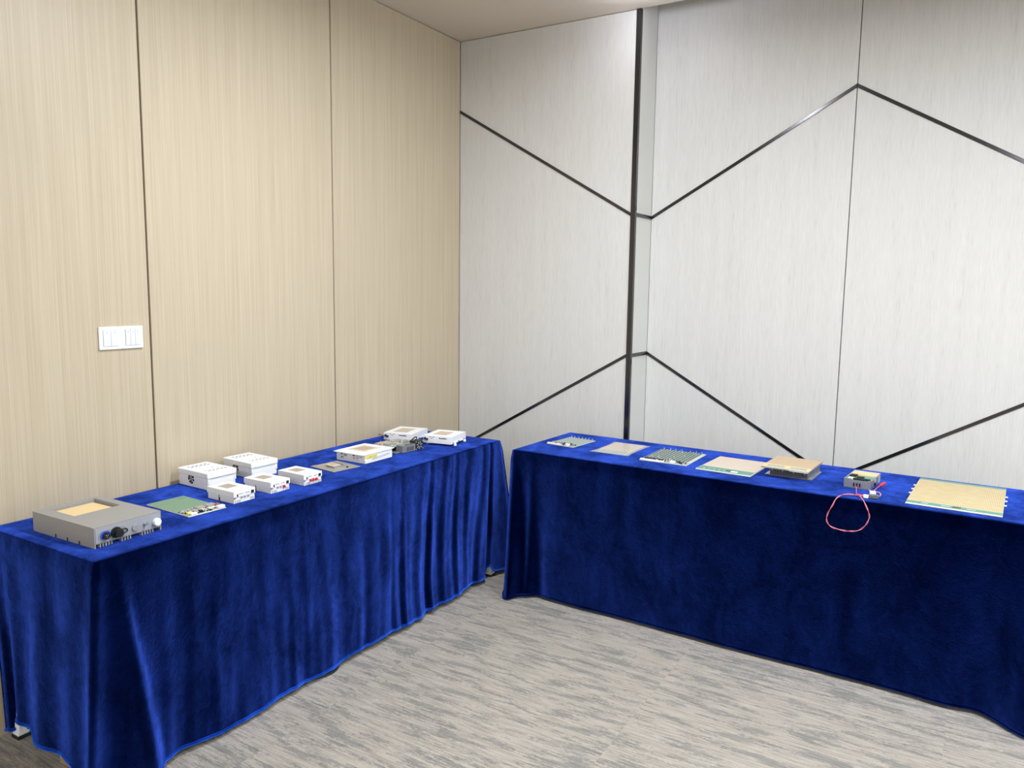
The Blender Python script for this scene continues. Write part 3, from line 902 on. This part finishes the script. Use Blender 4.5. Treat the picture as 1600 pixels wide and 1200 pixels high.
# flat metal plate with a small tan tile
t = thing('antenna_plate', 'flat grey metal plate with a small tan tile in the middle', 'plate', (-2.470, 2.552, Z0), -8)
bx(-0.084, 0.084, -0.076, 0.076, 0.0, 0.0035).build('plate', M['platemetal'], t, bev=0.001)
bx(-0.028, 0.030, -0.030, 0.022, 0.0035, 0.011).build('spacer', M['alu'], t)
bx(-0.034, 0.030, -0.036, 0.010, 0.011, 0.0135).build('tan_tile', M['tanpale'], t, bev=0.0006, seg=1)
bx(-0.034, 0.030, 0.010, 0.020, 0.011, 0.013).build('dark_strip', M['darkgreen'], t)
bx(-0.016, 0.012, -0.022, -0.002, 0.0135, 0.0142).build('tile_centre', M['tan'], t)
MB().cyl((0.046, 0.016, 0.0035), 2, 0.005, 0.006, 12).build('stud', M['alu'], t)
bx(0.052, 0.062, 0.018, 0.024, 0.0035, 0.008).build('connector', M['dark'], t)

# flanged white box with a yellow sticker
t = thing('flanged_enclosure', 'white flanged box with a yellow sticker on its front face', 'electronics', (-2.484, 2.764, Z0), -0.3)
hx, hy = 0.090, 0.096
bx(-hx, hx, -hy, hy, 0.0, 0.042).build('case', M['white'], t, bev=0.0015)
fl_ = MB().box(-hx - 0.004, hx + 0.004, -hy - 0.017, hy + 0.012, 0.042, 0.0445)
fl_.box(-hx + 0.002, hx - 0.002, -hy + 0.002, hy - 0.002, 0.0445, 0.047)
fl_.build('flange', M['white'], t, bev=0.0008, seg=1)
bx(-0.060, 0.058, -0.062, 0.060, 0.047, 0.0478).build('raised_border', M['cream'], t)
bx(-0.044, 0.040, -0.046, 0.044, 0.0478, 0.0486).build('tan_window', M['tanpale'], t)
bx(-0.036, 0.032, -0.038, 0.036, 0.0486, 0.0490).build('tan_centre', M['tan'], t)
bx(hx, hx + 0.0012, -hy + 0.003, -0.014, 0.022, 0.036).build('yellow_sticker', M['yellow'], t)
for k in range(4):
    bx(hx + 0.0012, hx + 0.0014, -0.078 + k * 0.014, -0.068 + k * 0.014, 0.0275, 0.0295).build('print_mark', M['ink' if k == 1 else 'mark'], t)
for k in range(20):
    y = -0.045 + k * 0.0062
    bx(hx, hx + 0.0004, y, y + 0.0028, 0.010 + 0.0004 * k, 0.0195 + 0.0004 * k).build('vent_slot', M['mark'], t)
bx(hx - 0.006, hx + 0.003, -hy - 0.002, -hy + 0.008, 0.002, 0.020).build('clip', M['white2'], t, bev=0.001)
yy = -hy
for (a, b_, z0, z1, mm) in [(-0.062, -0.050, 0.030, 0.035, 'ink'), (-0.044, -0.024, 0.024, 0.034, 'mark'), (-0.064, -0.046, 0.012, 0.022, 'mark'), (0.012, 0.026, 0.030, 0.035, 'ink'),
                            (0.034, 0.050, 0.031, 0.034, 'mark'), (0.014, 0.028, 0.017, 0.024, 'mark'), (0.036, 0.046, 0.0215, 0.0245, 'slot'), (0.052, 0.070, 0.026, 0.030, 'mark'), (0.036, 0.050, 0.014, 0.0165, 'mark')]:
    bx(a, b_, yy - 0.0005, yy, z0, z1).build('print_mark', M[mm], t)

# open metal assembly with the fan
t = thing('fan_heatsink_module', 'open grey metal module with a black fan, between the white boxes', 'electronics', (-2.475, 3.000, Z0), -6)
bx(-0.085, 0.060, -0.075, 0.085, 0.0, 0.004).build('base_plate', M['alud'], t, bev=0.0008, seg=1)
for k in range(12):
    y = -0.070 + k * 0.013
    bx(-0.080, 0.020, y, y + 0.003, 0.004, 0.028).build('heatsink_fin', M['dark'], t)
bx(-0.092, 0.034, -0.085, 0.092, 0.028, 0.031).build('circuit_board', M['sage'], t)
for (a, b_, c_, d, mm) in [(-0.085, -0.045, -0.075, 0.000, 'tan'), (-0.040, -0.004, -0.060, 0.020, 'platemetal'), (-0.080, -0.040, 0.010, 0.080, 'platemetal'), (-0.030, 0.006, 0.030, 0.085, 'alud')]:
    bx(a, b_, c_, d, 0.031, 0.037).build('shield_can', M[mm], t, bev=0.0008, seg=1)
cmp_ = MB()
for k in range(60):
    a = random.uniform(-0.08, 0.03); b_ = random.uniform(-0.08, 0.085); s = random.uniform(0.003, 0.006)
    cmp_.box(a, a + s, b_, b_ + s, 0.031, 0.031 + random.uniform(.004, .010))
o = cmp_.build('components', M['solder'], t); o['kind'] = 'stuff'
bx(0.030, 0.078, -0.042, 0.048, 0.001, 0.036).build('metal_block', M['alud'], t, bev=0.001)
for k in range(5):
    y = -0.012 + k * 0.0105
    bx(0.078, 0.0786, y, y + 0.004, 0.006, 0.026).build('vent_slot', M['slot'], t)
for k in range(2):
    bx(0.060, 0.072, -0.014 + k * 0.030, 0.008 + k * 0.030, 0.036, 0.0366).build('top_slot', M['slot'], t)
fn = bx(0.030, 0.074, 0.052, 0.108, 0.001, 0.046).build('fan', M['dark'], t, bev=0.002)
MB().ring((0.074, 0.080, 0.0235), 0, 0.020, 0.0222, 0.001).build('fan_ring', M['rubber'], fn)
MB().cyl((0.074, 0.080, 0.0235), 0, 0.007, 0.0012, 16).build('fan_hub', M['rubber'], fn)
for k in range(7):
    a = 2 * math.pi * k / 7
    pts = [(0.080 + r * math.cos(a + w), 0.0235 + r * math.sin(a + w)) for r, w in ((0.007, -.1), (0.020, .1), (0.020, .40), (0.007, .30))]
    MB().prism(pts, 0.074, 0.0748, ax=0).build('fan_blade', M['fin'], fn)
for dy, dz in ((0.056, 0.005), (0.104, 0.005), (0.056, 0.042), (0.104, 0.042)):
    MB().cyl((0.074, dy, dz), 0, 0.0028, 0.002, 10).build('screw', M['solder'], fn)
MB().tube(catmull([(0.05, 0.08, 0.046), (0.045, 0.090, 0.058), (0.03, 0.095, 0.056), (0.01, 0.085, 0.038)], 8), 0.0028).build('fan_cable', M['dark'], t, smooth=True)

# two white boxes with dark lettering and cable glands
def lettered_box(label, loc, yaw, sx_, sy_, h, feet, lead):
    t = thing('lettered_white_enclosure', label, 'electronics', loc, yaw, 'white boxes with dark lettering')
    hx, hy = sx_ / 2, sy_ / 2
    z0 = 0.011 if feet else 0.001
    body = MB().box(-hx, hx, -hy, hy, z0, h - 0.004)
    frame_boxes(body, -hx, hx, -hy, hy, -hx + 0.030, hx - 0.050, -hy + 0.040, hy - 0.036, h - 0.004, h)
    body.build('case', M['white'], t)
    bx(-hx + 0.030, hx - 0.050, -hy + 0.040, hy - 0.036, h - 0.0039, h - 0.0015).build('tan_window', M['tanpale'], t)
    f = -hy
    zf = lambda q: z0 + q * (h - z0)
    bx(-hx + 0.085, -hx + 0.0856, f - 0.0005, f, z0 + 0.004, h - 0.008).build('panel_seam', M['mark'], t)
    bx(-hx + 0.004, hx - 0.003, f - 0.0005, f, zf(0.22), zf(0.22) + 0.0006).build('panel_seam', M['mark'], t)
    x = -hx + 0.092                                          # the word is too small to read: a row of letter strokes
    for k, (w, q) in enumerate([(.0065, 1), (.004, .6), (.0045, .8), (.006, .6), (.0055, 1), (.005, .8), (.0055, 1), (.004, .6), (.004, .6)]):
        bx(x, x + w * 0.85, f - 0.0006, f, zf(0.66), zf(0.66) + 0.0065 * q).build('letter', M['ink'], t)
        x += w
    for (a, z) in ((0.036, .80), (0.056, .80), (0.046, .62)):
        bx(-hx + a, -hx + a + 0.006, f - 0.0006, f, zf(z), zf(z) + 0.003).build('print_mark', M['ink'], t)
    for k, (a, q) in enumerate(((0.012, 0.62), (0.024, 0.50))):
        MB().cyl((-hx + a, f, zf(q)), 1, 0.0058, -0.006, 14).cyl((-hx + a, f - 0.006, zf(q)), 1, 0.004, -0.009, 12).build('cable_gland', M['dark'], t)
    if lead:
        MB().tube(catmull([(-hx + 0.012, f - 0.012, zf(.62)), (-hx + 0.004, f - 0.022, zf(.68)), (-hx - 0.010, f - 0.022, zf(.78)), (-hx - 0.022, f - 0.018, zf(.72))], 6), 0.0026).build('pigtail_lead', M['copper'], t, smooth=True)
    for k in range(7):
        y = -hy + 0.014 + k * 0.022
        MB().box(hx, hx + 0.006, y, y + 0.010, z0 + 0.001, z0 + 0.009).build('side_bracket', M['alu' if k % 3 == 0 else 'white2'], t, bev=0.001)
    if feet:
        for sx2 in (-1, 1):
            for sy2 in (-1, 1):
                MB().cyl((sx2 * (hx - 0.012) + (0.018 if sx2 > 0 else 0), sy2 * (hy - 0.030), 0.0005), 2, 0.008, 0.012, 16).build('foot', M['white'], t, bev=0.0015)
    return t
lettered_box('white lettered box with a brown pigtail lead, closer to the wood wall', (-2.654, 3.289, Z0), 13.1, 0.167, 0.202, 0.039, False, True)
lettered_box('white lettered box on small feet, nearest the far end of the left table', (-2.396, 3.295, Z0), 10.6, 0.163, 0.182, 0.049, True, False)

# ------------------------------------------------------------------ right table: local x to the right, y away from the camera
# small sage board
def antenna_array(label, loc, yaw, sx_, sy_, rows, cols, dense):
    t = thing('antenna_array_board', label, 'circuit board', loc, yaw, 'sage antenna boards')
    hx, hy = sx_ / 2, sy_ / 2
    bx(-hx, hx, -hy, hy, 0.0, 0.003).build('backing_plate', M['cream'], t, bev=0.0008, seg=1)
    yb = -hy + 0.050
    bx(-hx + 0.003, hx - 0.003, yb, hy - 0.003, 0.003, 0.0042).build('antenna_board', M['palegreen' if dense else 'sage'], t)
    bx(-hx + 0.003, hx - 0.003, -hy + 0.003, yb, 0.003, 0.0040).build('control_board', M['sage'], t)
    if dense:
        st = (sx_ - 0.02) / cols
        for k in range(cols):
            x = -hx + 0.010 + k * st
            bx(x, x + st * 0.58, yb + 0.004, hy - 0.008, 0.0042, 0.0070).build('dark_row', M['darkgreen'], t)
    el = MB()
    for i in range(cols):
        for j in range(rows):
            x = -hx + 0.012 + (sx_ - 0.024) * (i + 0.5) / cols; y = yb + 0.006 + (hy - 0.010 - yb) * (j + (0.5 if i % 2 else 0.2)) / rows
            q = 0.0035 if dense else 0.0022
            el.box(x - q, x + q, y - q, y + q, 0.0042, 0.0068 if dense else 0.005)
    o = el.build('element_pads', M['solder'], t); o['kind'] = 'stuff'
    for k in range(7):
        x = -hx + 0.02 + (sx_ - 0.04) * k / 6 + random.uniform(-.006, .006)
        MB().cyl((x, hy - 0.008, 0.0042), 2, 0.0016, 0.010, 8).build('standoff_pin', M['solder'], t)
    if dense:
        for k in range(9):
            x = random.uniform(-hx + .02, hx - .02); y = random.uniform(yb + .02, hy - .02)
            MB().cyl((x, y, 0.0042), 2, 0.0018, 0.009, 8).build('standoff_pin', M['solder'], t)
    wl_ = sx_ * 0.52
    bx(-hx + 0.003, -hx + wl_, -hy + 0.001, -hy + 0.014, 0.003, 0.009).build('edge_connector', M['white'], t, bev=0.0015)
    bx(-hx + 0.015, -hx + wl_ * 0.9, -hy + 0.026, -hy + 0.044, 0.004, 0.011).build('shield_can', M['dark' if dense else 'platemetal'], t, bev=0.0008, seg=1)
    bx(-hx + wl_ + 0.03, -hx + wl_ + 0.052, -hy + 0.004, -hy + 0.022, 0.004, 0.014).build('jack', M['white'], t, bev=0.001)
    bx(hx - 0.055, hx - 0.030, -hy + 0.018, -hy + 0.040, 0.004, 0.012).build('chip', M['slot'], t)
    bx(hx - 0.030, hx - 0.012, -hy + 0.034, -hy + 0.052, 0.004, 0.009).build('chip', M['alud'], t)
    for kind, mm, n in (('components', 'solder', 60), ('dark_components', 'slot', 36)):
        cmp_ = MB()
        for k in range(n):
            x = random.uniform(-hx + wl_ * 0.6, hx - 0.010); y = random.uniform(-hy + .004, yb); s = random.uniform(0.0025, 0.006)
            cmp_.box(x, x + s, y, y + s, 0.004, 0.004 + random.uniform(.003, .009))
        o = cmp_.build(kind, M[mm], t); o['kind'] = 'stuff'
    return t
antenna_array('small pale green circuit board at the left end of the right table', (-1.836, 3.679, Z0), -6.1, 0.167, 0.227, 10, 8, False)
antenna_array('pale green board with dark ribbed rows between the bagged board and tan panel', (-1.249, 3.632, Z0), -0.4, 0.237, 0.301, 14, 13, True)

# bagged board
t = thing('bagged_antenna_board', 'tan and pale green board wrapped in a clear plastic bag', 'circuit board', (-1.548, 3.676, Z0), -0.9)
bx(-0.082, 0.084, -0.132, 0.128, 0.0015, 0.0045).build('backing_plate', M['cream'], t)
bx(-0.081, 0.083, -0.082, 0.127, 0.0045, 0.0058).build('tan_board', M['tanpale'], t)
bx(-0.081, 0.083, -0.131, -0.082, 0.0045, 0.0056).build('green_strip', M['sage'], t)
sl = MB(); n_ = 26
def slv(i, j, side):
    x = -0.098 + 0.196 * i / n_; y = -0.148 + 0.296 * j / n_
    e = min(1, min(i, n_ - i, j, n_ - j) / 3.0)
    w = 0.0022 * nz1(x * 30, y * 30, 2.0)
    px = x + (0.010 * (abs(y) / .148) ** 4) * (1 if x > 0 else -1) * (abs(x) / .098)
    return (px, y, (0.0012 + 0.0068 * e + max(0, w)) if side else 0.0005 + 0.0006 * e + (0.004 * (1 - e) * abs(nz1(x * 40, y * 40))))
for side in (0, 1):
    for j in range(n_ + 1):
        for i in range(n_ + 1):
            sl.v.append(slv(i, j, side))
q = n_ + 1
for side in (0, 1):
    for j in range(n_):
        for i in range(n_):
            a = side * q * q + j * q + i
            sl.f.append((a, a + 1, a + q + 1, a + q) if side else (a, a + q, a + q + 1, a + 1))
sl.build('plastic_bag', M['film'], t, smooth=True)

# tan panel with a teal band
t = thing('tan_antenna_panel', 'flat tan panel with a teal band along its front edge', 'circuit board', (-0.940, 3.600, Z0), -3.6)
bx(-0.1275, 0.1275, -0.161, 0.161, 0.0, 0.005).build('backing_plate', M['cream'], t, bev=0.0008, seg=1)
bx(-0.124, 0.124, -0.088, 0.158, 0.005, 0.0066).build('tan_board', M['tanpale'], t)
bx(-0.124, 0.124, -0.154, -0.088, 0.005, 0.0060).build('teal_band', M['teal'], t)
bx(0.030, 0.060, -0.142, -0.126, 0.006, 0.008).build('white_connector', M['white'], t)
bx(0.006, 0.028, -0.132, -0.114, 0.006, 0.0072).build('chip', M['darkgreen'], t)
for k in range(5):
    bx(-0.100 + k * 0.024, -0.092 + k * 0.024, -0.136, -0.130, 0.006, 0.0072).build('pad', M['solder'], t)

# aluminium module with tan top
t = thing('aluminium_antenna_module', 'aluminium heatsink module with a tan laminate top', 'electronics', (-0.676, 3.619, Z0), -3.2)
bx(-0.101, 0.101, -0.096, 0.096, 0.0, 0.004).build('base_plate', M['alu'], t, bev=0.0006, seg=1)
bx(-0.084, 0.090, -0.080, 0.092, 0.004, 0.044).build('housing', M['alu'], t, bev=0.001)
for k in range(24):
    x = -0.080 + k * 0.0070
    bx(x, x + 0.0022, -0.094, -0.080, 0.004, 0.040).build('heatsink_fin', M['alud'], t)
for k in range(5):
    bx(0.090, 0.095, -0.070 + k * 0.036, -0.064 + k * 0.036, 0.004, 0.043).build('side_rib', M['alu'], t)
for k in range(4):
    MB().cyl((-0.070 + k * 0.047, -0.095, 0.026), 1, 0.004, -0.003, 12).build('screw', M['solder'], t)
bx(-0.102, 0.102, -0.158, 0.100, 0.044, 0.050).build('top_board', M['platemetal'], t, bev=0.0006, seg=1)
bx(-0.101, 0.101, -0.086, 0.099, 0.050, 0.0525).build('tan_laminate', M['tan'], t, bev=0.0005, seg=1)
bx(-0.101, 0.101, -0.157, -0.087, 0.050, 0.0512).build('front_laminate', M['gold'], t)
for a, b_ in ((-0.082, -0.010), (0.014, 0.084)):
    bx(a, b_, -0.138, -0.112, 0.0512, 0.0524).build('slot_cover', M['sage'], t)
bx(0.02, 0.098, -0.1590, -0.157, 0.043, 0.0515).build('edge_contact', M['solder'], t)

# small module with three slots
t = thing('small_metal_module', 'small silver metal module with three black slots and open top', 'electronics', (-0.384, 3.582, Z0), -5.5)
hx, hy, h = 0.0535, 0.0945, 0.038
sh = MB().box(-hx, hx, -hy, hy, 0, 0.003).box(-hx, hx, -hy, -hy + 0.003, 0.003, h - 0.004).box(-hx, hx, hy - 0.003, hy, 0.003, h)
sh.box(-hx, -hx + 0.003, -hy + .003, hy - .003, 0.003, h).box(hx - 0.003, hx, -hy + .003, hy - .003, 0.003, h)
sh.box(-hx, -hx + 0.030, -hy, -hy + 0.003, h - 0.004, h + 0.001).box(hx - 0.012, hx, -hy, -hy + 0.003, h - 0.004, h + 0.001)
sh.build('housing', M['alu'], t)
for k in range(3):
    x = -0.016 + k * 0.0115
    bx(x, x + 0.0062, -hy - 0.0006, -hy, 0.007, 0.023).build('front_slot', M['slot'], t)
for s in (-1, 1):
    for k in range(4):
        x = s * 0.036 - 0.011 + k * 0.007
        MB().cyl((x, -hy, 0.008), 1, 0.0016, -0.0006, 8).build('vent_hole', M['solder'], t)
bx(-hx + 0.003, hx - 0.003, -hy + 0.003, 0.010, 0.030, 0.0335).build('circuit_board', M['teal'], t)
bx(-hx + 0.003, hx - 0.003, 0.010, hy - 0.003, 0.030, h).build('tan_board', M['gold'], t)
for (a, b_, c_, d) in ((-0.045, -0.020, -0.030, 0.004), (-0.012, 0.014, -0.055, -0.030), (-0.020, 0.024, -0.086, -0.070), (0.022, 0.044, -0.080, -0.062)):
    bx(a, b_, c_, d, 0.0335, 0.040).build('chip', M['slot'], t, bev=0.0006, seg=1)
bx(-0.044, -0.020, -0.086, -0.050, 0.0335, 0.0375).build('shield_can', M['solder'], t)
for k in range(4):
    bx(hx, hx + 0.003, -0.06 + k * 0.038, -0.05 + k * 0.038, 0.006, 0.034).build('side_clip', M['solder' if k % 2 else 'alud'], t)
bx(hx, hx + 0.008, -0.050, -0.030, 0.010, 0.024).build('black_socket', M['dark'], t)

# the wiring in front of it
t = thing('power_cable', 'looped red and white twisted cable hanging over the table edge', 'cable', (-0.38, 3.30, Z0))
O = Vector((-0.38, 3.30, Z0))
loop = [(-0.372, 3.345, .768), (-0.413, 3.333, .769), (-0.436, 3.262, .770), (-0.452, 3.247, .735), (-0.468, 3.250, .698), (-0.469, 3.254, .667), (-0.450, 3.255, .646), (-0.411, 3.255, .640),
        (-0.383, 3.254, .641), (-0.355, 3.252, .648), (-0.333, 3.250, .667), (-0.319, 3.248, .691), (-0.315, 3.246, .715), (-0.322, 3.243, .742), (-0.340, 3.258, .770), (-0.362, 3.330, .769)]
path = catmull([Vector(p) - O for p in loop], 14, closed=True)
n = len(path)
for k, mm in ((0, 'pinkwire'), (1, 'whitewire')):
    pts = []
    for i, p in enumerate(path):
        a = 2 * math.pi * 7 * i / n + math.pi * k
        tg = (path[(i + 1) % n] - path[(i - 1) % n]).normalized()
        e1 = tg.orthogonal().normalized(); e1 = Vector((0, 1, 0)) - tg * tg.y; e1.normalize(); e2 = tg.cross(e1)
        pts.append(p + (e1 * math.cos(a) + e2 * math.sin(a)) * 0.0015)
    MB().tube(pts, 0.0013, 7, closed=True).build('wire', M[mm], t, smooth=True)
def lead(P, mm, r=0.0017, nm='lead'):
    MB().tube(catmull([Vector(p) - O for p in P], 8), r, 7).build(nm, M[mm], t, smooth=True)
lead([(-0.395, 3.480, .772), (-0.388, 3.430, .768), (-0.380, 3.370, .768), (-0.366, 3.335, .769)], 'pinkwire', 0.0022)
lead([(-0.372, 3.342, .771), (-0.360, 3.336, .771), (-0.349, 3.337, .771)], 'pinkwire', 0.0045, 'sleeve')
lead([(-0.345, 3.470, .768), (-0.330, 3.425, .768), (-0.322, 3.420, .770)], 'whitewire')
lead([(-0.318, 3.425, .774), (-0.300, 3.415, .775), (-0.292, 3.385, .772), (-0.300, 3.365, .770), (-0.312, 3.362, .770)], 'whitewire', 0.0018)
lead([(-0.322, 3.440, .775), (-0.315, 3.490, .778), (-0.305, 3.530, .781)], 'pinkwire', 0.002)
lead([(-0.307, 3.522, .780), (-0.300, 3.545, .783), (-0.296, 3.560, .783)], 'red', 0.007, 'red_boot')
def cbox(c, s, yaw, mm, nm):
    o = bx(-s[0] / 2, s[0] / 2, -s[1] / 2, s[1] / 2, -s[2] / 2, s[2] / 2).build(nm, M[mm], t, bev=0.0012)
    o.location = Vector(c) - O; o.rotation_euler = (0, 0, D2R(yaw))
cbox((-0.341, 3.338, .7705), (0.019, 0.016, 0.012), 5, 'white', 'white_connector')
cbox((-0.314, 3.350, .7715), (0.036, 0.022, 0.014), 14, 'plug', 'grey_plug')
cbox((-0.324, 3.408, .7715), (0.022, 0.026, 0.013), 12, 'white', 'white_connector')

# large gold panel
t = thing('gold_antenna_panel', 'large gold striped panel with teal edge strips at the right end', 'circuit board', (-0.026, 3.584, Z0), -2.7)
hx, hy = 0.1625, 0.249
bx(-hx, hx, -hy, hy, 0.0, 0.004).build('backing_plate', M['cream'], t, bev=0.0008, seg=1)
bx(-hx + 0.001, hx - 0.001, -hy + 0.046, hy - 0.036, 0.004, 0.006).build('gold_laminate', M['gold'], t)
ln = MB()
for k in range(54):
    x = -hx + 0.006 + k * 0.00592
    ln.box(x, x + 0.0019, -hy + 0.048, hy - 0.038, 0.006, 0.0063)
ln.build('gold_trace', M['goldline'], t)
bx(-hx + 0.001, hx - 0.001, -hy + 0.012, -hy + 0.046, 0.004, 0.0055).build('teal_strip', M['teal'], t)
bx(-hx + 0.001, hx - 0.001, hy - 0.036, hy - 0.002, 0.004, 0.0055).build('teal_strip', M['teal'], t)
for (a, b_) in ((-0.040, -0.010), (0.045, 0.075), (-0.110, -0.085)):
    bx(a, b_, -hy + 0.024, -hy + 0.030, 0.0055, 0.0062).build('solder_row', M['solder'], t)
bx(-0.002, 0.026, -hy + 0.022, -hy + 0.040, 0.0055, 0.0068).build('chip', M['darkgreen'], t)
for s in (-1, 1):
    for y in (-0.070, 0.010, 0.085):
        x0, x1 = (hx, hx + 0.009) if s > 0 else (-hx - 0.009, -hx)
        bx(x0, x1, y, y + 0.016, 0.001, 0.004).build('side_tab', M['cream'], t)
